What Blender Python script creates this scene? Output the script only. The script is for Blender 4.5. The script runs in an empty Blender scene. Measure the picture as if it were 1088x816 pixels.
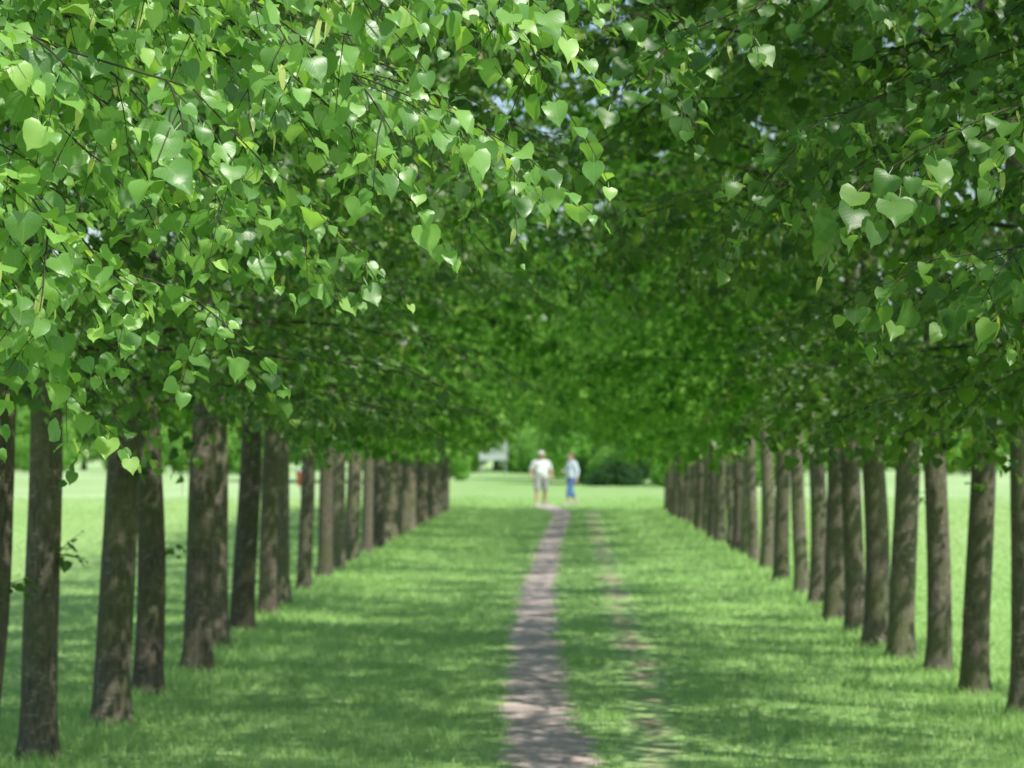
import bpy, math, random
import numpy as np
from mathutils import Vector, Matrix
rng = np.random.default_rng(7)
random.seed(7)
S = bpy.context.scene
COL = S.collection
S.view_settings.view_transform = 'Standard'
S.view_settings.look = 'None'
S.view_settings.exposure = 0

# ------------------------------------------------------------------ light
w = bpy.data.worlds.new("World"); S.world = w; w.use_nodes = True
nt = w.node_tree
sky = nt.nodes.new('ShaderNodeTexSky'); sky.sky_type = 'NISHITA'; sky.sun_disc = False
sun_el = math.radians(52)
sh = np.array([0.74, -0.67]); sh /= np.linalg.norm(sh)
sky.sun_elevation = sun_el
sky.sun_rotation = math.atan2(sh[0], sh[1])
nt.links.new(sky.outputs[0], nt.nodes['Background'].inputs[0])
nt.nodes['Background'].inputs[1].default_value = 0.15
sd = Vector((sh[0]*math.cos(sun_el), sh[1]*math.cos(sun_el), math.sin(sun_el)))
L = bpy.data.lights.new("sun", 'SUN'); L.energy = 5.0; L.angle = math.radians(0.6); L.color = (1, 0.96, 0.88)
lo = bpy.data.objects.new("sun", L); COL.objects.link(lo)
lo.rotation_euler = (-sd).to_track_quat('-Z', 'Y').to_euler(); lo.location = (20, -20, 30)

# ------------------------------------------------------------------ materials
def newmat(name):
    m = bpy.data.materials.new(name); m.use_nodes = True
    n = m.node_tree; n.nodes.clear()
    return m, n
def N(n, t, **kw):
    x = n.nodes.new(t)
    for k, v in kw.items(): setattr(x, k, v)
    return x
def ramp(n, stops):
    r = N(n, 'ShaderNodeValToRGB'); cr = r.color_ramp
    while len(cr.elements) > 1: cr.elements.remove(cr.elements[-1])
    cr.elements[0].position = stops[0][0]; cr.elements[0].color = (*stops[0][1], 1)
    for p, c in stops[1:]:
        e = cr.elements.new(p); e.color = (*c, 1)
    return r
def mixc(n, fac, a, b, mode='MIX'):
    m = N(n, 'ShaderNodeMix', data_type='RGBA', blend_type=mode)
    for sock, v in ((m.inputs[0], fac), (m.inputs[6], a), (m.inputs[7], b)):
        if hasattr(v, 'links'): n.links.new(v, sock)
        elif isinstance(v, (int, float)): sock.default_value = v
        else: sock.default_value = (*v, 1)
    return m.outputs[2]
def math_(n, op, a, b=0.0, c=None):
    m = N(n, 'ShaderNodeMath', operation=op)
    for i, v in enumerate((a, b) if c is None else (a, b, c)):
        if hasattr(v, 'links'): n.links.new(v, m.inputs[i])
        else: m.inputs[i].default_value = v
    return m.outputs[0]

def leaf_material(name, stops, trans=(2.3, 2.2, 0.8), rough=0.42, mixf=0.42, k=1.0, spec=.6, simple=False):
    stops = [(p, tuple(x*k for x in c)) for p, c in stops]
    m, n = newmat(name); l = n.links
    at = N(n, 'ShaderNodeAttribute', attribute_name='tint')
    r = ramp(n, stops); l.new(at.outputs['Fac'], r.inputs[0])
    col = r.outputs[0]
    o = N(n, 'ShaderNodeOutputMaterial')
    if simple:
        df = N(n, 'ShaderNodeBsdfDiffuse'); l.new(col, df.inputs[0])
        tr = N(n, 'ShaderNodeBsdfTranslucent'); l.new(mixc(n, 1.0, col, trans, 'MULTIPLY'), tr.inputs[0])
        mx = N(n, 'ShaderNodeMixShader'); mx.inputs[0].default_value = mixf
        l.new(df.outputs[0], mx.inputs[1]); l.new(tr.outputs[0], mx.inputs[2]); l.new(mx.outputs[0], o.inputs[0]); return m
    uv = N(n, 'ShaderNodeUVMap'); sep = N(n, 'ShaderNodeSeparateXYZ'); l.new(uv.outputs[0], sep.inputs[0])
    ax = math_(n, 'ABSOLUTE', math_(n, 'SUBTRACT', sep.outputs[0], 0.5))
    mid = math_(n, 'LESS_THAN', ax, 0.012)
    s = math_(n, 'SUBTRACT', sep.outputs[1], math_(n, 'MULTIPLY', ax, 0.9))
    fr = math_(n, 'FRACT', math_(n, 'MULTIPLY', s, 6.5))
    tri = math_(n, 'ABSOLUTE', math_(n, 'SUBTRACT', fr, 0.5))
    vein = math_(n, 'LESS_THAN', tri, 0.05)
    v = math_(n, 'MAXIMUM', mid, math_(n, 'MULTIPLY', vein, 0.5))
    col = mixc(n, math_(n, 'MULTIPLY', v, 0.28), col, (0.30*k, 0.44*k, 0.14*k))
    bp = N(n, 'ShaderNodeBump'); bp.inputs['Strength'].default_value = 0.09; bp.inputs['Distance'].default_value = 0.003
    l.new(tri, bp.inputs['Height'])
    geo = N(n, 'ShaderNodeNewGeometry')
    back = mixc(n, 0.22, col, (0.26*k, 0.40*k, 0.17*k))
    col2 = mixc(n, geo.outputs['Backfacing'], col, back)
    p = N(n, 'ShaderNodeBsdfPrincipled'); l.new(col2, p.inputs['Base Color'])
    p.inputs['Roughness'].default_value = rough
    p.inputs['Specular IOR Level'].default_value = spec
    tr = N(n, 'ShaderNodeBsdfTranslucent')
    tc = mixc(n, 1.0, col, trans, 'MULTIPLY')
    l.new(tc, tr.inputs[0])
    l.new(bp.outputs[0], p.inputs['Normal'])
    mx = N(n, 'ShaderNodeMixShader'); mx.inputs[0].default_value = mixf
    l.new(p.outputs[0], mx.inputs[1]); l.new(tr.outputs[0], mx.inputs[2])
    l.new(mx.outputs[0], o.inputs[0])
    return m
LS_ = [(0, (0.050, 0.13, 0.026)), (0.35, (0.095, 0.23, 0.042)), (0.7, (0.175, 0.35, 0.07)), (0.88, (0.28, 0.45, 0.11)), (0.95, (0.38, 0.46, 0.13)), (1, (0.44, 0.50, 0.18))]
LEAF = leaf_material("linden_leaf_lit", [(p, (c[0]*1.08, c[1], c[2]*1.25)) for p, c in LS_], k=1.34, spec=1.0, rough=.40, trans=(1.9, 1.75, .6))  # sunlight on the nearest left crowns is brightened into the leaf colour
LEAF_SHADED = leaf_material("linden_leaf_shaded", LS_, k=.53, spec=.45, trans=(2.9, 2.7, .8))  # same leaf, with deep canopy shade darkened into its colour
LEAF_HALFSHADE = leaf_material("linden_leaf_half_shaded", LS_, k=.72)  # same leaf, with a lighter canopy shade put into its colour
LEAFF = leaf_material("linden_leaf_soft", LS_, simple=True, k=.82, trans=(2.0, 2.1, .9))
BUSHLEAF = leaf_material("shrub_leaf", [(0, (0.12, 0.25, 0.07)), (0.5, (0.20, 0.38, 0.11)), (1, (0.29, 0.49, 0.16))], simple=True)
DARKLEAF = leaf_material("dark_shrub_leaf", [(0, (0.045, 0.11, 0.05)), (1, (0.09, 0.18, 0.08))], simple=True)
GRASSBL = leaf_material("grass_blade", [(0, (0.29, 0.48, 0.16)), (0.5, (0.41, 0.62, 0.23)), (0.85, (0.51, 0.71, 0.31)), (1, (0.62, 0.68, 0.38))], simple=True, trans=(1.2, 1.2, 0.8), mixf=.35)

def bark_material():
    m, n = newmat("linden_bark"); l = n.links
    tc = N(n, 'ShaderNodeTexCoord'); oi = N(n, 'ShaderNodeObjectInfo')
    ad = N(n, 'ShaderNodeVectorMath', operation='ADD'); l.new(tc.outputs['Object'], ad.inputs[0])
    sc = N(n, 'ShaderNodeVectorMath', operation='SCALE'); l.new(oi.outputs['Random'], sc.inputs['Scale']); sc.inputs[0].default_value = (13, 7, 31)
    l.new(sc.outputs[0], ad.inputs[1])
    mp = N(n, 'ShaderNodeMapping'); mp.inputs['Scale'].default_value = (60, 60, 11); l.new(ad.outputs[0], mp.inputs[0])
    fis = N(n, 'ShaderNodeTexNoise'); fis.inputs['Scale'].default_value = 1.0; fis.inputs['Detail'].default_value = 6; fis.inputs['Distortion'].default_value = 0.6
    l.new(mp.outputs[0], fis.inputs[0])
    mp2 = N(n, 'ShaderNodeMapping'); mp2.inputs['Scale'].default_value = (16, 16, 40); l.new(ad.outputs[0], mp2.inputs[0])
    len_ = N(n, 'ShaderNodeTexNoise'); len_.inputs['Scale'].default_value = 1.0; len_.inputs['Detail'].default_value = 4; l.new(mp2.outputs[0], len_.inputs[0])
    big = N(n, 'ShaderNodeTexNoise'); big.inputs['Scale'].default_value = 2.6; big.inputs['Detail'].default_value = 3; l.new(ad.outputs[0], big.inputs[0])
    c1 = ramp(n, [(0.28, (0.078, 0.067, 0.050)), (0.5, (0.145, 0.125, 0.096)), (0.72, (0.225, 0.198, 0.158))]); l.new(fis.outputs[0], c1.inputs[0])
    f2 = ramp(n, [(0.58, (0, 0, 0)), (0.66, (1, 1, 1))]); l.new(len_.outputs[0], f2.inputs[0])
    c2 = mixc(n, math_(n, 'MULTIPLY', f2.outputs[0], 0.5), c1.outputs[0], (0.36, 0.33, 0.27))
    f3 = ramp(n, [(0.42, (0, 0, 0)), (0.60, (1, 1, 1))]); l.new(big.outputs[0], f3.inputs[0])
    c3 = mixc(n, math_(n, 'MULTIPLY', f3.outputs[0], 0.55), c2, (0.125, 0.145, 0.065))
    vr = math_(n, 'MULTIPLY_ADD', oi.outputs['Random'], 0.6, 0.68)
    c4 = N(n, 'ShaderNodeVectorMath', operation='SCALE'); l.new(c3, c4.inputs[0]); l.new(vr, c4.inputs['Scale'])
    p = N(n, 'ShaderNodeBsdfPrincipled'); l.new(c4.outputs[0], p.inputs['Base Color']); p.inputs['Roughness'].default_value = 0.9
    p.inputs['Specular IOR Level'].default_value = 0.2
    b = N(n, 'ShaderNodeBump'); b.inputs['Distance'].default_value = 0.012; b.inputs['Strength'].default_value = 0.7
    hh = math_(n, 'ADD', fis.outputs[0], math_(n, 'MULTIPLY', len_.outputs[0], 0.5))
    l.new(hh, b.inputs['Height']); l.new(b.outputs[0], p.inputs['Normal'])
    o = N(n, 'ShaderNodeOutputMaterial'); l.new(p.outputs[0], o.inputs[0])
    return m
BARK = bark_material()
def plain(name, c, rough=0.7, noise=0.15, nscale=30):
    m, n = newmat(name); l = n.links
    tc = N(n, 'ShaderNodeTexCoord'); t = N(n, 'ShaderNodeTexNoise'); t.inputs['Scale'].default_value = nscale; t.inputs['Detail'].default_value = 4
    l.new(tc.outputs['Object'], t.inputs[0])
    r = ramp(n, [(0.3, tuple(x*(1-noise) for x in c)), (0.7, tuple(min(1, x*(1+noise)) for x in c))]); l.new(t.outputs[0], r.inputs[0])
    p = N(n, 'ShaderNodeBsdfPrincipled'); l.new(r.outputs[0], p.inputs['Base Color']); p.inputs['Roughness'].default_value = rough
    o = N(n, 'ShaderNodeOutputMaterial'); l.new(p.outputs[0], o.inputs[0])
    return m
TWIG = plain("twig_bark", (0.045, 0.045, 0.022), 0.9)

def grass_color(n, l, vec):
    a = N(n, 'ShaderNodeTexNoise'); a.inputs['Scale'].default_value = 0.9; a.inputs['Detail'].default_value = 5; l.new(vec, a.inputs[0])
    b = N(n, 'ShaderNodeTexNoise'); b.inputs['Scale'].default_value = 22; b.inputs['Detail'].default_value = 6; l.new(vec, b.inputs[0])
    r1 = ramp(n, [(0.3, (0.32, 0.50, 0.18)), (0.52, (0.40, 0.60, 0.235)), (0.72, (0.48, 0.67, 0.30))]); l.new(a.outputs[0], r1.inputs[0])
    r2 = ramp(n, [(0.25, (0.66, 0.70, 0.62)), (0.7, (1.1, 1.1, 1.1))]); l.new(b.outputs[0], r2.inputs[0])
    sp = N(n, 'ShaderNodeSeparateXYZ'); l.new(vec, sp.inputs[0])
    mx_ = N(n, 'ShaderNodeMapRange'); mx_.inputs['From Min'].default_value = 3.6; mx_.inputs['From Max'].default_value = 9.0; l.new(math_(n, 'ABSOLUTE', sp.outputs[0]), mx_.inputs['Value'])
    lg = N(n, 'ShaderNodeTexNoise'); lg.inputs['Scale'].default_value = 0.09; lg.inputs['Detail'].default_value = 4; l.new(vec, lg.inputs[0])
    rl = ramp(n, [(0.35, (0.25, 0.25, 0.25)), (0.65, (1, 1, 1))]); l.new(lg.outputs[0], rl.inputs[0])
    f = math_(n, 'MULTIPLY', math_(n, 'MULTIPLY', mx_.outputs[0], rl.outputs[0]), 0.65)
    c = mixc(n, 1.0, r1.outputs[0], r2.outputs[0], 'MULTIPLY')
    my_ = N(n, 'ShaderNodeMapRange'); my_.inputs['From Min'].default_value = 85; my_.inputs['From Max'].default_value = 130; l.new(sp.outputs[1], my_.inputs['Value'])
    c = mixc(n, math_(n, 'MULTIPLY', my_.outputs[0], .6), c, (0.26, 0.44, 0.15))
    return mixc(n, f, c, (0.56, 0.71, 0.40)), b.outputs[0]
def ground_material():
    m, n = newmat("meadow_ground"); l = n.links
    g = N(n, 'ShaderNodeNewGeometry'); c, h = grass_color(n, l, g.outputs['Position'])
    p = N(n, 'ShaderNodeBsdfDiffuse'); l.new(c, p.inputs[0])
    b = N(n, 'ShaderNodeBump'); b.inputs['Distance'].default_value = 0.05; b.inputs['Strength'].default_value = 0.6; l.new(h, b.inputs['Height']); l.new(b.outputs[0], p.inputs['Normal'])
    o = N(n, 'ShaderNodeOutputMaterial'); l.new(p.outputs[0], o.inputs[0]); return m
def path_material(name, main):
    m, n = newmat(name); l = n.links
    g = N(n, 'ShaderNodeNewGeometry'); pos = g.outputs['Position']
    gc, h = grass_color(n, l, pos)
    a = N(n, 'ShaderNodeTexNoise'); a.inputs['Scale'].default_value = 3; a.inputs['Detail'].default_value = 8; l.new(pos, a.inputs[0])
    r = ramp(n, [(0.3, (0.56, 0.445, 0.40)), (0.5, (0.66, 0.545, 0.50)), (0.7, (0.74, 0.635, 0.59))]); l.new(a.outputs[0], r.inputs[0])
    v = N(n, 'ShaderNodeTexVoronoi'); v.inputs['Scale'].default_value = 34; l.new(pos, v.inputs[0])
    rv = ramp(n, [(0.0, (1.15, 1.15, 1.17)), (0.25, (1.0, 1.0, 1.0)), (0.6, (0.84, 0.82, 0.80))]); l.new(v.outputs[0], rv.inputs[0])
    dirt = mixc(n, 1.0, r.outputs[0], rv.outputs[0], 'MULTIPLY')
    uv = N(n, 'ShaderNodeUVMap'); sep = N(n, 'ShaderNodeSeparateXYZ'); l.new(uv.outputs[0], sep.inputs[0])
    e = math_(n, 'MULTIPLY', math_(n, 'ABSOLUTE', math_(n, 'SUBTRACT', sep.outputs[0], 0.5)), 2.0)
    nz = N(n, 'ShaderNodeTexNoise'); nz.inputs['Scale'].default_value = 3.2 if main else 1.0; nz.inputs['Detail'].default_value = 7; l.new(pos, nz.inputs[0])
    t = math_(n, 'ADD', math_(n, 'MULTIPLY', e, 0.9 if main else .7), math_(n, 'MULTIPLY', math_(n, 'SUBTRACT', nz.outputs[0], 0.5), 1.7 if main else 3.5))
    f = N(n, 'ShaderNodeMapRange'); f.interpolation_type = 'SMOOTHSTEP'
    f.inputs['From Min'].default_value = 0.55 if main else -0.5; f.inputs['From Max'].default_value = 0.95 if main else 0.55
    l.new(t, f.inputs['Value'])
    c = mixc(n, f.outputs[0], dirt if main else mixc(n, 1.0, dirt, (.90, .83, .70), 'MULTIPLY'), gc)
    p = N(n, 'ShaderNodeBsdfDiffuse'); l.new(c, p.inputs[0])
    b = N(n, 'ShaderNodeBump'); b.inputs['Distance'].default_value = 0.03; b.inputs['Strength'].default_value = 0.5; l.new(a.outputs[0], b.inputs['Height']); l.new(b.outputs[0], p.inputs['Normal'])
    o = N(n, 'ShaderNodeOutputMaterial'); l.new(p.outputs[0], o.inputs[0]); return m

# ------------------------------------------------------------------ mesh builder
class MB:
    def __init__(s): s.v = []; s.f = []; s.m = []; s.uv = []; s.t = []; s.n = 0
    def add(s, v, f, mat=0, uv=None, tint=None):
        s.v.append(v); s.f.append(f + s.n); s.m.append(np.full(len(f), mat, np.int32))
        s.uv.append(uv if uv is not None else np.zeros((len(v), 2)))
        s.t.append(tint if tint is not None else np.zeros(len(v)))
        s.n += len(v)
    def mesh(s, name, mats, smooth=True):
        V = np.concatenate(s.v).astype(np.float32); F = np.concatenate(s.f).astype(np.int32); M = np.concatenate(s.m)
        U = np.concatenate(s.uv).astype(np.float32); T = np.concatenate(s.t).astype(np.float32)
        me = bpy.data.meshes.new(name)
        me.vertices.add(len(V)); me.vertices.foreach_set('co', V.ravel())
        me.loops.add(F.size); me.loops.foreach_set('vertex_index', F.ravel())
        me.polygons.add(len(F)); me.polygons.foreach_set('loop_start', np.arange(0, F.size, 3, dtype=np.int32))
        me.polygons.foreach_set('material_index', M)
        me.polygons.foreach_set('use_smooth', np.full(len(F), smooth))
        ul = me.uv_layers.new(name='UVMap'); ul.data.foreach_set('uv', U[F.ravel()].ravel())
        a = me.attributes.new('tint', 'FLOAT', 'POINT'); a.data.foreach_set('value', T)
        for m in mats: me.materials.append(m)
        me.update(calc_edges=True); me.validate()
        return me
def norm(a): return a / (np.linalg.norm(a, axis=-1, keepdims=True) + 1e-9)
def tube(mb, P, R, k, mat=0, lump=None):
    P = np.asarray(P, float); R = np.asarray(R, float); n = len(P)
    T = norm(np.gradient(P, axis=0)); mt = T.mean(0)
    ref = np.array([0, 0, 1.0]) if abs(mt[2]) < 0.8 else np.array([1.0, 0, 0])
    U = norm(np.cross(T, ref)); W = np.cross(T, U)
    a = np.linspace(0, 2*np.pi, k, endpoint=False)
    rr = R[:, None] * np.ones((n, k))
    if lump is not None: rr = rr * lump
    V = P[:, None] + rr[..., None]*(np.cos(a)[None, :, None]*U[:, None] + np.sin(a)[None, :, None]*W[:, None])
    i = np.arange(n-1)[:, None]*k; j = np.arange(k)[None]; j2 = (j+1) % k
    A = (i+j).ravel(); B = (i+j2).ravel(); C = (i+k+j2).ravel(); D = (i+k+j).ravel()
    F = np.concatenate([np.stack([A, C, B], 1), np.stack([A, D, C], 1)])
    mb.add(V.reshape(-1, 3), F, mat)

# leaf templates
_m = [(0, 0), (0, .33), (0, .66), (0, 1.02)]
_r = [(.22, -.11), (.48, -.04), (.60, .20), (.54, .46), (.35, .70), (.11, .86)]
LTH = np.array(_m + _r + [(-x, y) for x, y in _r] + [(-.012, -.5), (.012, -.5), (.02, 0), (-.02, 0)], float)
def _side(o):
    r = [4+o+i for i in range(6)]
    return [(0, r[0], r[1]), (0, r[1], r[2]), (0, r[2], 1), (1, r[2], r[3]), (1, r[3], 2), (2, r[3], r[4]), (2, r[4], r[5]), (2, r[5], 3)]
LFH = np.array(_side(0) + [(a, c, b) for a, b, c in _side(6)] + [(16, 17, 18), (16, 18, 19)])
LTL = np.array([(0, 0), (.54, -.02), (.52, .50), (0, 1.0), (-.52, .50), (-.54, -.02)], float)
LFL = np.array([(0, 1, 2), (0, 2, 3), (0, 3, 4), (0, 4, 5)])
def leaves(mb, P, D, Nn, size, tint, mat, width=None, fold=0.22, curl=0.26, low=False):
    n = len(P)
    if n == 0: return
    LT, LF = (LTL, LFL) if low else (LTH, LFH)
    nv = len(LT)
    Y = norm(D); X = norm(np.cross(Y, Nn)); Z = np.cross(X, Y)
    if width is None: width = np.ones(n)
    fo = fold*(0.3+1.3*rng.random(n)); cu = curl*(0.1+2.0*rng.random(n))
    lx = LT[:, 0][None]*width[:, None]; ly = np.repeat(LT[:, 1][None], n, 0)
    lx = lx*(1+.12*np.sign(LT[:, 0])[None]*(rng.random((n, 1))-.5))
    yy = np.maximum(ly, 0)
    lz = fo[:, None]*np.abs(lx) - cu[:, None]*yy**2 + 0.09*np.sin(ly*7+rng.random((n, 1))*6)*np.abs(lx)*2
    lx = lx + (.18*(rng.random((n, 1))-.5))*yy**2
    V = P[:, None] + size[:, None, None]*(lx[..., None]*X[:, None] + ly[..., None]*Y[:, None] + lz[..., None]*Z[:, None])
    F = (LF[None] + (np.arange(n)*nv)[:, None, None]).reshape(-1, 3)
    uv = np.tile(np.stack([LT[:, 0]+.5, LT[:, 1]], 1), (n, 1))
    mb.add(V.reshape(-1, 3), F, mat, uv, np.repeat(tint, nv))

def arc(p0, d, length, n, droop, wob=0.05):
    P = [np.array(p0, float)]; d = np.array(d, float); st = length/(n-1)
    for i in range(n-1):
        d = d + np.array([0, 0, -droop/(n-1)]) + rng.normal(0, wob, 3); d /= np.linalg.norm(d)
        P.append(P[-1] + d*st)
    return np.array(P)

def make_tree(name, H=6.5, n_prim=24, r0=0.115, hero=(), seed=0, zlow=2.10, dens=1.0, hero_only=False, lsize=0.064, low=False, side='L', leafmat=None, thin=0, hstep=1.0, by=-.38):
    """local +X faces the path; side decides which way the light comes from in tree space"""
    global rng
    rng = np.random.default_rng(seed)
    ns_ = 1 if side == 'L' else -1
    bias = np.array([0.30*ns_, by*ns_, 1.0])
    tr = MB(); cr = MB()
    z = np.concatenate([[-0.15, 0, .05, .12, .22, .35], np.linspace(.55, H, 36)]); n = len(z)
    ph = rng.random(4)*6.28
    P = np.stack([0.04*np.sin(z*0.9+ph[0])*np.minimum(z/2, 1)+0.012*np.sin(z*2.3+ph[1]), 0.04*np.sin(z*0.8+ph[2])*np.minimum(z/2, 1), z], 1)
    R = r0*(1-0.75*(np.maximum(z, 0)/H)**1.3) * (1+0.32*np.exp(-np.maximum(z, 0)/0.10))
    k = 20; a = np.linspace(0, 2*np.pi, k, endpoint=False)
    lump = 1 + 0.03*np.sin(3*a+ph[1])[None] + 0.10*np.exp(-np.maximum(z, 0)/0.2)[:, None]*np.sin(5*a+ph[3])[None] + rng.normal(0, .008, (n, k))
    tube(tr, P, R, k, 0, lump)
    def trunk_at(zz): return np.array([np.interp(zz, z, P[:, 0]), np.interp(zz, z, P[:, 1]), zz])
    def zmin(p):
        u = p[..., 0]
        return zlow + 0.30*np.maximum(u-1.2, 0) + 0.26*np.sin(p[..., 0]*3.1+seed)*np.cos(p[..., 1]*2.7) - 0.12
    prims = []; skipc = 0
    zb = zlow+.22
    for i in range(n_prim):
        t = (i+0.5)/n_prim
        zs = zb + (H-zb-0.3)*t**1.15
        az = i*2.39996 + rng.normal(0, .25)
        if hero_only and (t < 0.2 or (t > .5 and i % 2)): continue
        inward = math.cos(az) > 0.25
        if not inward and thin and t > .15:
            skipc += 1
            if skipc % thin == 0: continue
        across = abs(math.cos(az))
        Lr = np.interp(zs, [2.3, 3.2, 4.2, 5.6, H], [2.6, 3.3, 3.5, 3.4, 1.7]) * (0.55+0.45*across) * rng.uniform(.88, 1.12) * (1.16 if inward else .85)
        el = math.radians(np.interp(zs, [2.0, 2.5, 3.5, H], [9, 20, 30, 42]) + rng.normal(0, 6))
        d = (math.cos(az)*math.cos(el), math.sin(az)*math.cos(el), math.sin(el))
        pl = arc(trunk_at(zs), d, Lr, 12, np.interp(zs, [2.3, 3.5, H], [0.6, 0.62, 0.45]))
        bad = np.where(pl[:, 2] < zmin(pl)+.06)[0]; bad = bad[bad > 3]
        if len(bad): pl = pl[:bad[0]]
        if len(pl) < 4: continue
        Lr = np.linalg.norm(np.diff(pl, axis=0), axis=1).sum()
        prims.append((pl, False, Lr))
    for zs, tgt in hero:
        p0 = trunk_at(zs); p2 = np.array(tgt, float); pc = (p0+p2)/2 + np.array([0, 0, 0.6]); ts = np.linspace(0, 1, 11)[:, None]
        pl = (1-ts)**2*p0 + 2*ts*(1-ts)*pc + ts**2*p2 + rng.normal(0, .035, (11, 3))*ts
        prims.append((pl, True, np.linalg.norm(p2-p0)))
    LP = []; LD = []; LN = []; LS = []; LTn = []; LW = []
    lowk = 1.75 if low else 1.0
    def leafy(pl, hero_b, step, start=0.25):
        seg = np.linalg.norm(np.diff(pl, axis=0), axis=1); cum = np.concatenate([[0], np.cumsum(seg)]); Lt = cum[-1]
        step = step*lowk*(hstep if hero_b else 1)
        m = max(2, int(Lt*(1-start)/step)); s = np.linspace(Lt*start, Lt, m) + rng.normal(0, step*.2, m)
        s = np.clip(s, 0, Lt)
        pos = np.stack([np.interp(s, cum, pl[:, c]) for c in range(3)], 1)
        dr = norm(pl[-1]-pl[0])
        side_ = norm(np.cross(dr, [0, 0, 1]))
        sg = np.where(np.arange(m) % 2 == 0, 1, -1)[:, None]
        D = dr*rng.uniform(.2, .9, (m, 1)) + side_*sg*rng.uniform(.3, 1.0, (m, 1)) + np.array([0, 0, -1])*rng.uniform(-.05, .8, (m, 1)) + rng.normal(0, .22, (m, 3))
        D = norm(D)
        Nn = bias + side_*sg*0.15 + rng.normal(0, .30, (m, 3))
        sz = lsize*rng.uniform(.5, 1.22, m)*np.interp(s/Lt, [0, .7, 1], [1.05, 1.0, .6])*(1.55 if low else 1)
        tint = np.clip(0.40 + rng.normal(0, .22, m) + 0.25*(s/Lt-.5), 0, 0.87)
        W = rng.uniform(.82, 1.08, m)
        br = rng.random(m) < (0.035 if not low else .01)
        tint[br] = rng.uniform(.93, 1.0, br.sum()); W[br] = 0.28; D[br] = norm(D[br]*0.4 + [0, 0, -1]); sz[br] *= 0.95
        if hero_b: keep = np.ones(m, bool)
        else: keep = pos[:, 2] > zmin(pos)
        pos = pos + D*sz[:, None]*0.5
        LP.append(pos[keep]); LD.append(D[keep]); LN.append(Nn[keep]); LS.append(sz[keep]); LTn.append(tint[keep]); LW.append(W[keep])
        return keep.any()
    for pl, hb, Lr in prims:
        rb = (0.005 + 0.005*Lr) if not hb else 0.008
        tube(tr, pl, np.linspace(rb, 0.002, len(pl)), 6, 1)
        leafy(pl, hb, .038, .3 if not hb else .2)
        ns = max(4, int((Lr*4.0 if not hb else Lr*5.6)*dens))
        for j in range(ns):
            t = 0.20 + 0.80*(j+rng.random()*.6)/ns
            t = min(t, 0.995); fi = t*(len(pl)-1); i0 = min(int(fi), len(pl)-2); p = pl[i0]+(pl[i0+1]-pl[i0])*(fi-i0)
            tg = norm(pl[i0+1]-pl[i0]); sd_ = norm(np.cross(tg, [0, 0, 1]))*(1 if j % 2 else -1)
            d = tg*rng.uniform(.5, 1.0) + sd_*rng.uniform(.5, 1.0) + np.array([0, 0, rng.uniform(-.3, .25)])
            ls = (0.95 if not hb else 0.60)*(1.15-t*.75)*rng.uniform(.7, 1.2)
            sp = arc(p, norm(d), ls, 6, 0.5)
            if leafy(sp, hb, 0.045, .25) and not low: tube(cr, sp, np.linspace(0.0036, 0.0016, 6), 4, 1)
            nt_ = max(2, int(ls*6.5*dens))
            for q in range(nt_):
                tt = 0.15+0.8*(q+rng.random()*.5)/nt_; fq = tt*5; iq = min(int(fq), 4); pp = sp[iq]+(sp[iq+1]-sp[iq])*(fq-iq)
                tg2 = norm(sp[iq+1]-sp[iq]); s2 = norm(np.cross(tg2, [0, 0, 1]))*(1 if q % 2 else -1)
                d2 = norm(tg2*.8+s2*rng.uniform(.5, .9)+np.array([0, 0, rng.uniform(-.35, .15)]))
                tw = arc(pp, d2, rng.uniform(.2, .42), 4, .55)
                if leafy(tw, hb, 0.040, .1) and not low: tube(cr, tw, np.linspace(0.0020, 0.0010, 4), 3, 1)
    # small leafy sprouts rooted in the bark
    if not low:
        for q in range(rng.integers(1, 3)):
            zz = rng.uniform(1.1, 2.0); az = rng.uniform(0, 6.28); d = np.array([math.cos(az), math.sin(az), .5])
            for _ in range(3):
                tw = arc(trunk_at(zz)+d*[r0*.7, r0*.7, 0], norm(d+rng.normal(0, .35, 3)), rng.uniform(.10, .2), 4, .5); tube(cr, tw, np.linspace(0.0035, 0.0015, 4), 4, 1); leafy(tw, True, .035, .2)
    LPc = np.concatenate(LP)
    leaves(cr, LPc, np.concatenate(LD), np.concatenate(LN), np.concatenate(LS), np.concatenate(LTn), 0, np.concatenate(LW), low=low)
    return tr.mesh(name+"_trunk", [BARK, TWIG]), cr.mesh(name+"_crown", [leafmat or LEAF_HALFSHADE, TWIG])

NV = 3
varL = [make_tree("lindenL%d" % i, seed=11+i, H=7.2+0.2*i, n_prim=27, r0=0.114+0.004*(i % 3), side='L', leafmat=LEAF_HALFSHADE, thin=2, zlow=1.98) for i in range(NV)]
varR = [make_tree("lindenR%d" % i, seed=21+i, H=7.2+0.2*i, n_prim=27, r0=0.112+0.004*(i % 3), side='R', leafmat=LEAF_SHADED, thin=2, zlow=1.86) for i in range(NV)]
farL = [make_tree("lindenfL%d" % i, seed=31+i, H=7.6+0.3*i, n_prim=25, r0=0.114+0.004*(i % 3), low=True, side='L', leafmat=LEAFF, thin=2, zlow=2.04-.06*i) for i in range(NV)]
farR = [make_tree("lindenfR%d" % i, seed=41+i, H=7.2+0.3*i, n_prim=25, r0=0.112+0.004*(i % 3), low=True, side='R', leafmat=LEAFF, thin=2, dens=.9, zlow=1.98-.08*i) for i in range(NV)]

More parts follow.
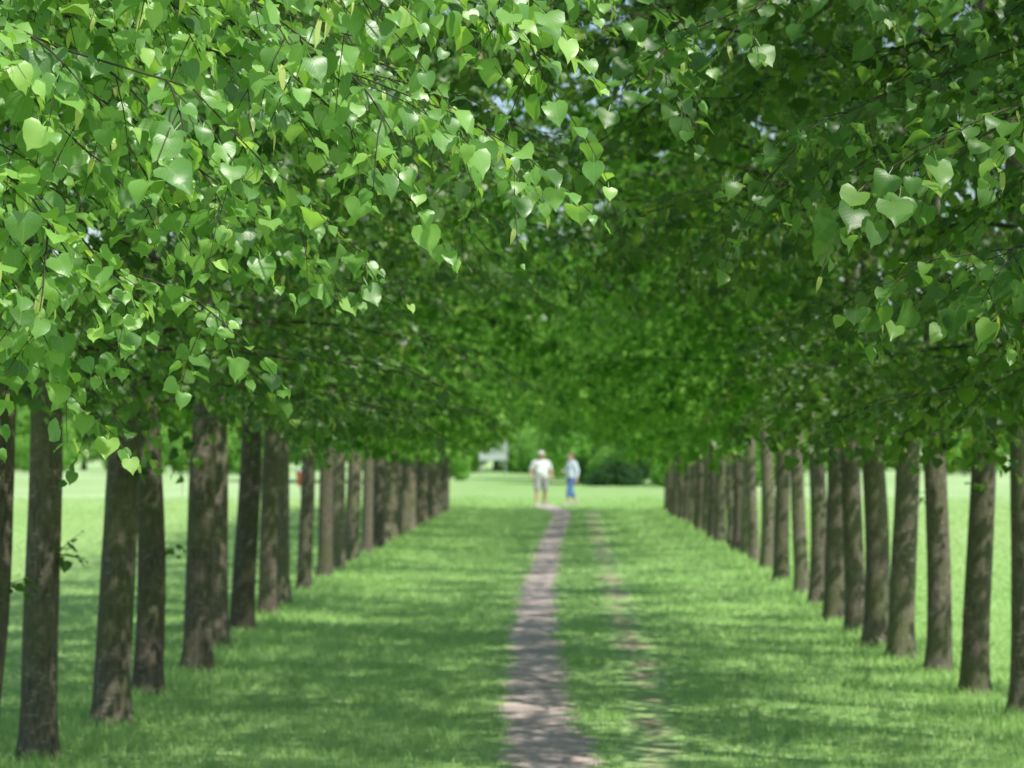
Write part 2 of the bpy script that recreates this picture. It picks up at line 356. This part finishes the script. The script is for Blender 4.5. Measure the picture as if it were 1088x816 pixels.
def place_tree(meshes, x, y, rotz, scale, label, group, lean=(0, 0), name="linden_tree", cat="tree", thick=1.0):
    e = bpy.data.objects.new(name, None); e.empty_display_size = 0.3
    e.location = (x, y, 0); e.rotation_euler = (lean[0], lean[1], rotz); e.scale = (scale, scale, scale)
    COL.objects.link(e); e["label"] = label; e["category"] = cat
    if group: e["group"] = group
    for nm, me in zip(("trunk", "crown"), meshes):
        o = bpy.data.objects.new(nm, me); o.parent = e; COL.objects.link(o)
        if nm == "trunk": o.scale = (thick, thick, 1)
    return e
GR = "linden trees lining the avenue"
LB = "linden tree with brown trunk and leafy green crown beside grassy avenue"
LBN = "linden tree with low drooping branches of bright leaves over path"

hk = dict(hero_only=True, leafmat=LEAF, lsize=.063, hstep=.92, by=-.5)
heroL = [
 make_tree("heroA", seed=101, hero=[(3.2, (2.78, .1, 2.62)), (2.9, (2.4, -.5, 2.48)), (3.1, (2.2, .4, 2.50)), (2.8, (1.9, -.2, 2.3)), (3.4, (3.0, .8, 2.98)), (3.3, (2.7, -.3, 2.85)), (2.9, (1.75, .7, 2.3)), (2.8, (1.7, -.7, 2.4)), (3.4, (2.2, 0, 2.9)), (3.4, (1.8, -.5, 2.8)), (3.5, (3.0, .5, 3.05)), (3.2, (2.6, .9, 2.7))], **hk),
 make_tree("heroB", seed=102, hero=[(2.9, (2.0, -.3, 2.2)), (2.8, (1.5, .2, 1.98)), (3.0, (2.4, .5, 2.5)), (3.1, (2.9, -.2, 2.8)), (2.8, (1.6, -.7, 2.15)), (3.2, (2.1, .9, 2.6)), (3.4, (2.6, 0, 3.0)), (3.0, (1.9, -.8, 2.55)), (3.5, (3.5, .2, 3.25))], **hk),
 make_tree("heroC", seed=103, hero=[(2.8, (1.3, -.2, 2.0)), (2.9, (1.8, .3, 2.2)), (3.1, (2.7, 0, 2.75)), (3.0, (2.2, -.5, 2.45)), (3.4, (3.1, .4, 3.1)), (3.6, (3.6, 0, 3.4)), (2.9, (1.2, .6, 2.15))], hero_only=True, leafmat=LEAF_HALFSHADE),
]
heroR = [
 make_tree("heroD", seed=104, side='R', leafmat=LEAF_HALFSHADE, hero=[(3.1, (2.5, .1, 2.75)), (3.0, (2.1, -.4, 2.75)), (2.9, (1.65, .3, 2.42)), (3.4, (2.8, .5, 3.1)), (3.3, (2.3, -.2, 2.95)), (3.0, (1.7, -.6, 2.6))]),
 make_tree("heroE", seed=105, side='R', leafmat=LEAF_SHADED, hero=[(2.9, (2.0, .1, 2.4)), (2.8, (1.4, -.4, 2.15)), (3.0, (2.5, .3, 2.75)), (3.3, (3.0, -.2, 3.1)), (3.5, (3.3, .2, 3.4)), (3.8, (3.7, -.2, 3.6)), (3.7, (3.5, .4, 3.5))]),
]
place_tree(heroL[0], -3.05, 6.9, 0, 1, LBN, GR)
place_tree(heroL[1], -3.05, 9.0, 0, 1, LBN, GR)
place_tree(heroL[2], -3.05, 11.2, 0, 1, LB, GR)
place_tree(varL[1], -3.05, 13.3, 0.1, 1, LB, GR)
place_tree(heroR[0], 3.1, 9.4, math.pi, 1, LBN, GR)
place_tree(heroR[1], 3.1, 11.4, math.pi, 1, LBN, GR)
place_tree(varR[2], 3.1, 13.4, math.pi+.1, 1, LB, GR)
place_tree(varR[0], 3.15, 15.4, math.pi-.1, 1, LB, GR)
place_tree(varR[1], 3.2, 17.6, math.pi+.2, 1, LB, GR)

left = [(-3.22, 15.5, .08), (-3.09, 16.9, 0), (-3.0, 19.0, .03), (-3.08, 21.2, .005), (-3.0, 23.4, .025), (-3.17, 26.1, .01), (-3.18, 28.5, .03), (-3.22, 31.2, .015),
        (-3.25, 33.1, 0), (-3.31, 36.8, .02), (-3.36, 40.5, .015), (-3.38, 43.3, .015), (-3.38, 46.2, .015), (-3.4, 49.9, .015), (-3.36, 52.7, .01)]
d = 55.1
while d < 85: left.append((-3.36+random.uniform(-.06, .06), d, random.uniform(-.01, .02))); d += 2.2+random.uniform(-.15, .15)
right = [(3.18, 19.6, 0), (3.12, 21.4, -.012), (3.10, 23.5, 0), (2.98, 24.9, -.015), (2.92, 26.4, 0.01), (2.94, 28.5, 0), (2.93, 30.4, 0.005), (3.02, 33.5, 0), (3.02, 35.8, 0.005),
         (3.06, 39.4, 0), (3.12, 43.0, 0), (3.13, 46.2, 0)]
d = 48.5
while d < 85: right.append((3.15+random.uniform(-.06, .06), d, random.uniform(-.01, .01))); d += 2.2+random.uniform(-.15, .15)
for i, (x, y, ln) in enumerate(left):
    vs = varL if y < 22 else farL
    place_tree(vs[(i*2+1) % NV], x, y, random.uniform(-.25, .25), random.uniform(.97, 1.05) if y < 35 else random.uniform(.91, 1.07), LB, GR, (random.uniform(-.01, .01), ln), thick=random.uniform(.88, 1.12))
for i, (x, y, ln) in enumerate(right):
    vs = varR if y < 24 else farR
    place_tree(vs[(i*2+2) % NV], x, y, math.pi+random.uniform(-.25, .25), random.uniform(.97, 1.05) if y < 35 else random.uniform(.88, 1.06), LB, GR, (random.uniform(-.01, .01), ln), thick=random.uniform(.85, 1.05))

# ------------------------------------------------------------------ ground, tracks
rng = np.random.default_rng(3)
def obj(name, me, **p):
    o = bpy.data.objects.new(name, me); COL.objects.link(o)
    for k, v in p.items(): o[k] = v
    return o
g = MB(); E = 3000
g.add(np.array([(-E, -E, 0), (E, -E, 0), (E, E, 0), (-E, E, 0)], float), np.array([(0, 1, 2), (0, 2, 3)]))
obj("ground", g.mesh("ground", [ground_material()], False), kind="structure", label="bright green meadow grass stretching to distant trees", category="ground")
PD = [0, 16.4, 18.5, 21.2, 25, 28, 32, 38, 45, 55, 66, 76, 83, 88, 94]
PL = [-.20, -.27, -.36, -.41, -.42, -.50, -.48, -.50, -.44, -.40, -.29, -.20, -.28, -.62, -1.0]
PR = [.38, .24, .12, .05, .02, -.05, -.04, -.08, -.03, .02, .154, .30, .28, .02, -.35]
TD = [0, 16.4, 21.2, 25, 32, 45, 66, 85]
TL = [.40, .40, .52, .54, .55, .57, .66, .75]
TR = [.66, .66, .80, .81, .83, .90, 1.0, 1.1]
def edge_wob(y, s): return .025*np.sin(y*2.1+s)+.015*np.sin(y*4.7+s*2.3)+.01*np.sin(y*9.1+s*.7)
def ribbon(D, A, B, y0, y1, z, pad):
    ys = np.arange(y0, y1, 0.12); c = 10
    la = np.interp(ys, D, A)-pad + edge_wob(ys, 0); rb = np.interp(ys, D, B)+pad + edge_wob(ys, 2)
    u = np.linspace(0, 1, c)
    X = la[:, None]+(rb-la)[:, None]*u[None]; Y = np.repeat(ys[:, None], c, 1)
    Z = np.full_like(X, z)
    V = np.stack([X, Y, Z], -1).reshape(-1, 3); UV = np.stack([np.repeat(u[None], len(ys), 0), Y], -1).reshape(-1, 2)
    i = np.arange(len(ys)-1)[:, None]*c; j = np.arange(c-1)[None]
    a = (i+j).ravel(); b = a+1; cc = a+c+1; dd = a+c
    F = np.concatenate([np.stack([a, b, cc], 1), np.stack([a, cc, dd], 1)])
    m = MB(); m.add(V, F, 0, UV); return m
obj("path", ribbon(PD, PL, PR, 0, 93, 0.004, .06).mesh("path", [path_material("trodden_earth", True)], False), kind="structure", label="narrow trodden path of pale brown earth through grass", category="path")
obj("path", ribbon(TD, TL, TR, 0, 84, 0.004, .08).mesh("track", [path_material("worn_grass_track", False)], False), kind="structure", label="faint worn wheel track half grown over with grass", category="path")

xs = []; ys = []
for dd in range(12, 110):
    wl = -0.20*dd-2.2; wr = 0.166*dd+2.2
    nn = int((wr-wl)*1100*min(1.1, (16/dd)**1.4)*(1 if dd < 92 else (110-dd)/18))
    xs.append(rng.uniform(wl, wr, nn)); ys.append(rng.uniform(dd, dd+1, nn))
gx = np.concatenate(xs); gy = np.concatenate(ys)
pl_ = np.interp(gy, PD, PL)+edge_wob(gy, 0); pr_ = np.interp(gy, PD, PR)+edge_wob(gy, 2); tl = np.interp(gy, TD, TL); trr = np.interp(gy, TD, TR)
ed = rng.normal(0, .04, len(gx))
inp = (gx > pl_+ed) & (gx < pr_-ed) & (gy < 92)
int_ = (gx > tl-.03) & (gx < trr+.03) & (gy < 84)
mid = (gx > pr_) & (gx < tl)
tuft = np.clip(.5+.8*np.sin(gy*1.7+gx*3)*np.sin(gy*.63+1), 0, 1)
keep = ~inp & ~(int_ & (rng.random(len(gx)) > .22+.65*tuft)) & ~(mid & (rng.random(len(gx)) > .88))
gx = gx[keep]; gy = gy[keep]; mid = mid[keep]; int_ = int_[keep]; n = len(gx)
patch = 0.5+0.5*np.sin(gx*1.9+np.sin(gy*.7)*2)*np.sin(gy*1.3+gx*.6)
rowd = np.minimum(np.abs(gx+3.1), np.abs(gx-3.1))
h = (0.036+0.015*patch)*rng.uniform(.6, 1.45, n) * (1+1.0*np.exp(-(rowd/.45)**2)); h[mid] *= .7; h[int_] *= .5
near = np.minimum(np.abs(gx-np.interp(gy, PD, PL)), np.abs(gx-np.interp(gy, TD, TR))); h *= np.clip(.55+near*1.2, .55, 1)
tall = np.zeros(n)
for cx, cy, k_ in [(.22, 24.4, 1.9), (.28, 19.5, .9), (.22, 28.8, 1), (1.6, 18.4, 1), (-1.4, 20.5, 1), (.33, 35, 1), (.9, 21.5, .8), (-.8, 17.6, .8), (2.3, 22, 1), (.3, 43, 1), (.22, 31, 1)]:
    q = np.exp(-(((gx-cx)/.17)**2+((gy-cy)/.3)**2)); h *= 1+k_*q; tall += q*k_
wd = 0.0027*(gy/16)**.85*rng.uniform(.7, 1.4, n)
az = rng.uniform(0, 6.28, n); lean = rng.uniform(.1, .8, n)*h; la_ = rng.uniform(0, 6.28, n)
base = np.stack([gx, gy, np.full(n, -.002)], 1); sd2 = np.stack([np.cos(az), np.sin(az), np.zeros(n)], 1)*wd[:, None]; ld = np.stack([np.cos(la_), np.sin(la_), np.zeros(n)], 1)
m1 = base+ld*(lean*.35)[:, None]+np.array([0, 0, 1])*(h*.6)[:, None]; tp = base+ld*lean[:, None]+np.array([0, 0, 1])*h[:, None]
V = np.stack([base-sd2, base+sd2, m1+sd2*.7, m1-sd2*.7, tp], 1).reshape(-1, 3)
F = (np.array([(0, 1, 2), (0, 2, 3), (3, 2, 4)])[None]+(np.arange(n)*5)[:, None, None]).reshape(-1, 3)
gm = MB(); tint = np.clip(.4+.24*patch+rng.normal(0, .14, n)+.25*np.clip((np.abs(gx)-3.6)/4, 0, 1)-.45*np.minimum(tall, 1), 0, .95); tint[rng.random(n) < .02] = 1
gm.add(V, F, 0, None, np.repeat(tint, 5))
obj("grass", gm.mesh("grass", [GRASSBL]), kind="stuff", label="short green grass blades covering the avenue and meadow", category="grass")

# ------------------------------------------------------------------ shrubs and far trees
def blob_mesh(name, lumps, nl, lsize, mats, trunk=None, seed=0):
    global rng
    rng = np.random.default_rng(seed)
    cr = MB(); tr = MB()
    wts = np.array([l[3]**2 for l in lumps]); wts = wts/wts.sum()
    for (x, y, z, r), wt in zip(lumps, wts):
        m = int(nl*wt); dv = norm(rng.normal(0, 1, (m, 3))); rad = r*(rng.random(m)**.28)*(1+.22*np.sin(dv[:, 0]*7+x)*np.sin(dv[:, 1]*6)*np.cos(dv[:, 2]*8))
        P = np.array([x, y, z])+dv*rad[:, None]*[1, 1, .85]; ok = P[:, 2] > .05; P = P[ok]; dv = dv[ok]; m = len(P)
        leaves(cr, P, norm(dv+rng.normal(0, .6, (m, 3))-[0, 0, .5]), norm(dv+[0, 0, .6]+rng.normal(0, .4, (m, 3))), lsize*rng.uniform(.6, 1.3, m), np.clip(.5+rng.normal(0, .22, m), 0, 1), 0, low=True)
    if trunk:
        H, r0 = trunk
        z = np.linspace(-.1, H, 14); tube(tr, np.stack([.1*np.sin(z), .1*np.cos(z*.7), z], 1), np.linspace(r0, r0*.3, 14)*(1+.4*np.exp(-np.maximum(z, 0)/.3)), 12)
        for (x, y, zz, r) in lumps:
            zs = max(1.0, zz-r*1.3); t = np.linspace(0, 1, 6)[:, None]; p0 = np.array([0, 0, min(zs, H*.9)]); p2 = np.array([x, y, zz])
            tube(tr, p0*(1-t)+p2*t+np.array([0, 0, .3])*np.sin(t*3.1), np.linspace(r0*.35, .02, 6), 6)
    else:
        for q in range(7):
            l_ = lumps[q % len(lumps)]; t = np.linspace(0, 1, 6)[:, None]; p0 = np.array([l_[0]*.2, l_[1]*.2, -.05]); p2 = np.array([l_[0], l_[1], l_[2]+.2])+rng.normal(0, .2, 3)
            tube(tr, p0*(1-t)+p2*t, np.linspace(.035, .01, 6), 6)
    return tr.mesh(name+"_t", [BARK]), cr.mesh(name+"_c", mats)
shr = [blob_mesh("shrub%d" % i, [(rr.uniform(-1.2, 1.2), rr.uniform(-.8, .8), rr.uniform(.6, 2.2), rr.uniform(.6, 1.05)) for _ in range(9)], 9000, .11, [BUSHLEAF], None, 40+i) for i, rr in [(i, random.Random(50+i)) for i in range(3)]]
dark = blob_mesh("dshrub", [(-.8, 0, .5, .6), (0, 0, 1.1, .7), (.8, .1, .6, .65), (.3, -.3, .5, .7), (-1.4, .2, .3, .4), (1.6, 0, .9, .6), (2.2, .2, 1.2, .7), (2.8, .2, .6, .6)], 8000, .09, [DARKLEAF], None, 77)
far = []
for i in range(3):
    rr = random.Random(90+i)
    lm = []
    for _ in range(34):
        zz = rr.uniform(1.8, 9.5); rad = 2.9*math.sqrt(max(.1, 1-((zz-5)/5)**2)); a_ = rr.uniform(0, 6.28); q = rad*math.sqrt(rr.random())
        lm.append((q*math.cos(a_), q*math.sin(a_), zz, rr.uniform(1.1, 1.7)))
    far.append(blob_mesh("far%d" % i, lm, 26000, .2, [BUSHLEAF], (7, .22), 60+i))
def shrub(me, x, y, s, rot, label, group):
    e = bpy.data.objects.new("shrub", None); e.location = (x, y, 0); e.rotation_euler = (0, 0, rot); e.scale = (s, s, s); COL.objects.link(e)
    e["label"] = label; e["category"] = "bush"
    if group: e["group"] = group
    for nm, m in zip(("stem", "foliage"), me):
        o = bpy.data.objects.new(nm, m); o.parent = e; COL.objects.link(o)
shrub(dark, 2.9, 138, 1.0, .3, "low dark green bush on the grass past the avenue", None)
x = -95; i = 0
while x < 85:
    place_tree(far[i % 3], x, 236+random.uniform(-4, 14), random.uniform(0, 6), random.uniform(.9, 1.35), "broad leafy green tree at the edge of the meadow", "trees edging the meadow", name="meadow_tree")
    x += random.uniform(4.5, 6.5); i += 1
for (x, y, s) in [(-9.6, 150, 1.0), (1.9, 165, 1.0), (3.8, 146, .85), (6.8, 143, 1.0), (10.5, 143, 1.1), (-12.5, 158, 1.1), (-.2, 232, 1.2), (-5, 226, 1.1)]:
    place_tree(far[int(y) % 3], x, y, x, s, "leafy light green tree standing on the lawn beyond the avenue", "trees on the lawn", name="meadow_tree")
x = -60; i = 0
while x < 55:
    yy_ = random.uniform(190, 224); ss_ = random.uniform(.7, 1.5)
    if abs(x+4.5) < 2.6: yy_ = 214; ss_ = 1.3
    shrub(shr[i % 3], x, yy_, ss_, random.uniform(0, 6), "rounded light green shrub at the edge of the meadow", "shrubs edging the meadow")
    x += random.uniform(2.2, 4.0); i += 1
for (x, y, s) in [(-6.6, 160, .8), (-7.4, 146, .8), (5.9, 138, .8), (8.3, 137, 1.1), (10.5, 140, 1.3), (4.9, 134, .5), (1.5, 150, .6), (2.5, 142, .6), (3.4, 143, .9), (.3, 175, .7), (-1.6, 190, .8), (1.2, 185, .9)]:
    shrub(shr[int(y) % 3], x, y, s, x, "rounded light green shrub standing on the open lawn", "shrubs on the lawn")

# ------------------------------------------------------------------ sign board, bin
def box(mb, c, s, mat=0):
    x, y, z = c; a, b, h = s[0]/2, s[1]/2, s[2]/2
    V = np.array([(x+i*a, y+j*b, z+k*h) for i in (-1, 1) for j in (-1, 1) for k in (-1, 1)], float)
    F = np.array([(0, 1, 3), (0, 3, 2), (4, 6, 7), (4, 7, 5), (0, 4, 5), (0, 5, 1), (2, 3, 7), (2, 7, 6), (0, 2, 6), (0, 6, 4), (1, 5, 7), (1, 7, 3)])
    mb.add(V, F, mat)
WHITE = plain("white_board_paint", (.44, .50, .46), .6, .08, 3); GREY = plain("galvanised_post", (.36, .38, .37), .45, .1); RED = plain("red_paint", (.42, .08, .05), .5, .1)
def part(name, mb, mat, parent, smooth=False):
    o = bpy.data.objects.new(name, mb.mesh(name, [mat], smooth)); COL.objects.link(o); o.parent = parent; return o
e = bpy.data.objects.new("sign_board", None); e.location = (-4.45, 190, 0); COL.objects.link(e); e["label"] = "large pale board on two posts at the lawn edge"; e["category"] = "sign"
m = MB(); box(m, (0, 0, 1.65), (1.8, .04, 1.15)); part("panel", m, WHITE, e)
m = MB()
for c, s in (((0, -.03, 2.25), (1.92, .07, .06)), ((0, -.03, 1.05), (1.92, .07, .06)), ((-.93, -.03, 1.65), (.06, .07, 1.14)), ((.93, -.03, 1.65), (.06, .07, 1.14))): box(m, c, s)
part("frame", m, GREY, e)
for sx in (-.78, .78):
    m = MB(); tube(m, [(sx, .075, -.1), (sx, .075, 1.2), (sx, .075, 2.35)], [.045]*3, 12); part("post", m, GREY, e, True)
e = bpy.data.objects.new("litter_bin", None); e.location = (-10.2, 112, 0); COL.objects.link(e); e["label"] = "small red litter bin on a post in the meadow"; e["category"] = "bin"
m = MB(); tube(m, [(0, 0, .35), (0, 0, .36), (0, 0, .9), (0, 0, .92)], [.01, .15, .2, .2], 20); part("bin_body", m, RED, e, True)
m = MB(); tube(m, [(0, 0, .925), (0, 0, .95), (0, 0, 1.02), (0, 0, 1.04)], [.215, .215, .12, .005], 20); part("lid", m, GREY, e, True)
m = MB(); tube(m, [(0, .0, -.1), (0, .0, .38)], [.035]*2, 12); part("post", m, GREY, e, True)

# ------------------------------------------------------------------ people
def capsule(mb, p0, p1, r0, r1, flat=(1, 1, 1), k=18):
    p0 = np.array(p0, float); p1 = np.array(p1, float); Lh = np.linalg.norm(p1-p0); T = (p1-p0)/max(Lh, 1e-6)
    if Lh < 1e-5: T = np.array([0, 0, 1.0]); Lh = 0
    q = np.linspace(-math.pi/2, 0, 6); s = list(r0*np.sin(q)); r = list(r0*np.cos(q))
    q = np.linspace(0, math.pi/2, 6)
    if Lh > 0: s += list(Lh+r1*np.sin(q)); r += list(r1*np.cos(q))
    else: s += list(r0*np.sin(q[1:])); r += list(r0*np.cos(q[1:]))
    s = np.array(s); r = np.maximum(np.array(r), 1e-4)
    ref = np.array([0, 1.0, 0]) if abs(T[1]) < .9 else np.array([1.0, 0, 0])
    U = norm(np.cross(T, ref)); W = np.cross(T, U); a = np.linspace(0, 2*np.pi, k, endpoint=False)
    ring = (np.cos(a)[:, None]*U+np.sin(a)[:, None]*W)
    c = (p0+p1)/2
    V = p0+s[:, None, None]*T+r[:, None, None]*ring[None]
    V = c+(V-c)*np.array(flat); n = len(s)
    i = np.arange(n-1)[:, None]*k; j = np.arange(k)[None]; j2 = (j+1) % k
    A = (i+j).ravel(); B = (i+j2).ravel(); C = (i+k+j2).ravel(); D = (i+k+j).ravel()
    mb.add(V.reshape(-1, 3), np.concatenate([np.stack([A, B, C], 1), np.stack([A, C, D], 1)]))
def _ell(mb, c, r):
    t = MB(); capsule(t, (0, 0, 0), (0, 0, 0), 1, 1, k=20); mb.add(t.v[0]*np.array(r)+np.array(c), t.f[0])
def fused(name, mb, mat, parent, voxel=.007, smooth_it=4):
    me = mb.mesh(name+"_src", [mat]); o = bpy.data.objects.new(name, me); COL.objects.link(o)
    r = o.modifiers.new("r", 'REMESH'); r.mode = 'VOXEL'; r.voxel_size = voxel; r.use_smooth_shade = True
    s = o.modifiers.new("s", 'SMOOTH'); s.iterations = smooth_it; s.factor = .5
    dg = bpy.context.evaluated_depsgraph_get(); m2 = bpy.data.meshes.new_from_object(o.evaluated_get(dg)); o.modifiers.clear(); o.data = m2
    m2.materials.clear(); m2.materials.append(mat); o.parent = parent
    return o
def person(x, y, rot, spec):
    e = bpy.data.objects.new("person", None); e.location = (x, y, 0); e.rotation_euler = (0, 0, rot); COL.objects.link(e); sc = spec['scale']; e.scale = (sc*spec['wide'], sc*1.05, sc)
    e["label"] = spec['label']; e["category"] = "person"
    J = spec['J']; b = MB()
    hc = np.array(J['head'])
    _ell(b, hc+[0, .008, .02], (.076, .095, .098)); _ell(b, hc+[0, -.012, -.055], (.058, .07, .062)); capsule(b, hc+[0, -.085, .01], hc+[0, -.108, -.02], .009, .015)
    for sx in (-1, 1):
        _ell(b, hc+[sx*.079, .012, -.005], (.012, .02, .032)); _ell(b, hc+[sx*.03, -.086, .035], (.022, .012, .008))
    capsule(b, hc+[0, .015, -.06], (0, .015, 1.37), .052, .062)
    capsule(b, hc+[-.02, -.078, -.055], hc+[.02, -.078, -.055], .008, .008)
    capsule(b, (-.12, .01, 1.34), (.12, .01, 1.34), .075, .075); _ell(b, (0, 0, 1.22), (.165, .115, .20)); _ell(b, (0, -.01, 1.04), (.15+spec['belly']*.3, .11+spec['belly'], .16)); _ell(b, (0, 0, .92), (.165, .115, .13))
    for s, sx in (('L', -1), ('R', 1)):
        sh_, el_, wr_ = [np.array(J[k_+s], float) for k_ in ('sh', 'el', 'wr')]
        capsule(b, sh_, el_, .052, .04); capsule(b, el_, wr_, .04, .026)
        hd = norm(np.array(J['hd'+s], float)); palm = wr_+hd*.085
        inward = np.array([-sx, 0, 0.0]); inward = norm(inward-hd*np.dot(inward, hd)); across = np.cross(hd, inward)
        if across[1] > 0: across = -across
        for q in (-.026, -.009, .009, .026): capsule(b, wr_+hd*.01+across*q*.5, palm+across*q, .015, .0125)
        for q, fl in ((.029, .068), (.010, .078), (-.010, .073), (-.029, .058)):
            k1 = palm+across*q; k2 = k1+norm(hd*.9+inward*.35)*fl*.5; k3 = k2+norm(hd*.6+inward*.8)*fl*.5; capsule(b, k1, k2, .0105, .0098, k=10); capsule(b, k2, k3, .0098, .008, k=10)
        t1 = wr_+hd*.03+across*.024; t2 = t1+norm(across*.9+hd*.8)*.042; t3 = t2+norm(hd*.9+inward*.5)*.032; capsule(b, t1, t2, .014, .012, k=10); capsule(b, t2, t3, .012, .009, k=10)
        hp, kn, an = [np.array(J[k_+s], float) for k_ in ('hp', 'kn', 'an')]
        capsule(b, hp, kn, .088, .056); capsule(b, kn, kn+(an-kn)*.35+[0, .012, 0], .054, .055); capsule(b, kn+(an-kn)*.35+[0, .012, 0], an, .055, .036)
        capsule(b, an+[0, .02, -.045], an+[sx*.012, -.15, -.05], .033, .028)
    fused("body", b, spec['skin'], e, .0065, 3)
    m = MB(); capsule(m, (-.12, .01, 1.345), (.12, .01, 1.345), .088, .088); _ell(m, (0, 0, 1.22), (.185, .135, .21)); _ell(m, (0, -.01, 1.05), (.175+spec['belly']*.3, .132+spec['belly'], .17))
    capsule(m, (-.07, 0, .93), (.07, 0, .93), .12, .12, (1, 1.1, .75))
    for s in 'LR':
        sh_, el_, wr_ = [np.array(J[k_+s], float) for k_ in ('sh', 'el', 'wr')]
        if spec['sleeve'] < 1: capsule(m, sh_, sh_+(el_-sh_)*spec['sleeve'], .07, .062)
        else: capsule(m, sh_, el_, .068, .054); capsule(m, el_, el_+(wr_-el_)*.85, .054, .042)
    fused("shirt", m, spec['shirt'], e, .009, 4)
    m = MB(); capsule(m, (-.07, 0, .90), (.07, 0, .90), .115, .115, (1, 1.05, 1))
    for s in 'LR':
        hp, kn, an = [np.array(J[k_+s], float) for k_ in ('hp', 'kn', 'an')]
        if spec['shorts']: capsule(m, hp, hp+(kn-hp)*.88, .108, .088)
        else: capsule(m, hp, kn, .104, .074); capsule(m, kn, kn+(an-kn)*.42, .074, .070)
    fused("shorts" if spec['shorts'] else "trousers", m, spec['legs'], e, .009, 3)
    for s, sx in (('L', -1), ('R', 1)):
        an = np.array(J['an'+s], float); m = MB(); capsule(m, an+[0, .025, -.04], an+[sx*.012, -.155, -.046], .044, .038); capsule(m, an+[0, .01, -.02], an+[0, 0, .0], .046, .046)
        fused("shoe", m, spec['shoe'], e, .008, 2)
    m = MB(); _ell(m, hc+[0, .022, .042], (.086, .098, .092)); _ell(m, hc+[0, .055, -.02], (.075, .062, .085+spec['hairlen']))
    if spec['hairlen'] > 0: capsule(m, hc+[0, .06, 0], hc+[0, .075, -.12], .07, .055)
    fused("hair", m, spec['hair'], e, .007, 2)
    if spec['cap']:
        m = MB(); _ell(m, hc+[0, .018, .065], (.094, .108, .082)); _ell(m, hc+[0, -.09, .055], (.075, .075, .012)); fused("cap", m, spec['cap'], e, .007, 2)
    for sx in (-1, 1):
        m = MB(); _ell(m, hc+[sx*.03, -.087, .02], (.013, .008, .008)); part("eye", m, EYE, e, True)
    m = MB(); _ell(m, hc+[0, -.083, -.055], (.022, .008, .006)); part("mouth", m, LIP, e, True)
EYE = plain("eye_dark", (.03, .02, .02), .3); LIP = plain("lip", (.42, .14, .12), .5)
SK = plain("skin_pinkish", (.52, .30, .22), .55, .05); SK2 = plain("skin_fair", (.58, .36, .27), .55, .05)  # two even skin tones, the first pinkish, the second fair
J1 = dict(head=(0, -.02, 1.57), shL=(-.185, .01, 1.345), shR=(.185, .01, 1.345), elL=(-.28, .05, 1.10), elR=(.28, .04, 1.10), wrL=(-.27, -.10, .90), wrR=(.29, -.03, .86), hdL=(0.05, -.4, -.9), hdR=(-.02, -.15, -1),
          hpL=(-.09, 0, .88), hpR=(.09, 0, .88), knL=(-.13, -.13, .49), knR=(.11, .03, .47), anL=(-.15, -.19, .085), anR=(.12, .24, .115))
J2 = dict(head=(0, -.02, 1.57), shL=(-.17, .01, 1.345), shR=(.17, .01, 1.345), elL=(-.235, .02, 1.10), elR=(.24, .06, 1.11), wrL=(-.16, -.20, 1.10), wrR=(.25, .02, .87), hdL=(.5, -.5, .2), hdR=(0, -.1, -1),
          hpL=(-.085, 0, .88), hpR=(.085, 0, .88), knL=(-.085, .04, .47), knR=(.085, -.14, .49), anL=(-.08, .24, .115), anR=(.085, -.19, .085))
person(-.60, 90.3, .15, dict(J=J1, scale=1.03, wide=1.14, belly=.04, sleeve=.75, shorts=True, skin=SK, shirt=plain("white_cotton", (.74, .73, .75), .8, .03), legs=plain("grey_khaki_cloth", (.29, .30, .30), .85, .08),
       shoe=plain("light_shoe", (.5, .48, .45), .7), hair=plain("grey_hair", (.35, .33, .30), .7), hairlen=0, cap=plain("pale_cap", (.62, .58, .55), .8, .04), label="person in white shirt, grey shorts and pale cap walking"))
person(.36, 90.8, -1.0, dict(J=J2, scale=1.01, wide=1.08, belly=0.01, sleeve=1, shorts=False, skin=SK2, shirt=plain("pale_blue_cotton", (.66, .74, .85), .8, .04), legs=plain("blue_denim", (.09, .17, .44), .85, .12),
       shoe=plain("pale_shoe", (.4, .38, .38), .7), hair=plain("brown_hair", (.12, .075, .05), .6), hairlen=.02, cap=None, label="person in pale blue top and cropped blue trousers walking"))

# ------------------------------------------------------------------ camera
cam = bpy.data.cameras.new("camera"); co = bpy.data.objects.new("camera", cam); COL.objects.link(co); S.camera = co
cam.lens = 100; cam.sensor_width = 36; cam.clip_start = .1; cam.clip_end = 5000
co.location = (0, 0, 1.85); co.rotation_euler = (math.radians(90+1.29), 0, math.radians(.967))
cam.dof.use_dof = True; cam.dof.focus_distance = 7.4; cam.dof.aperture_fstop = 6.5
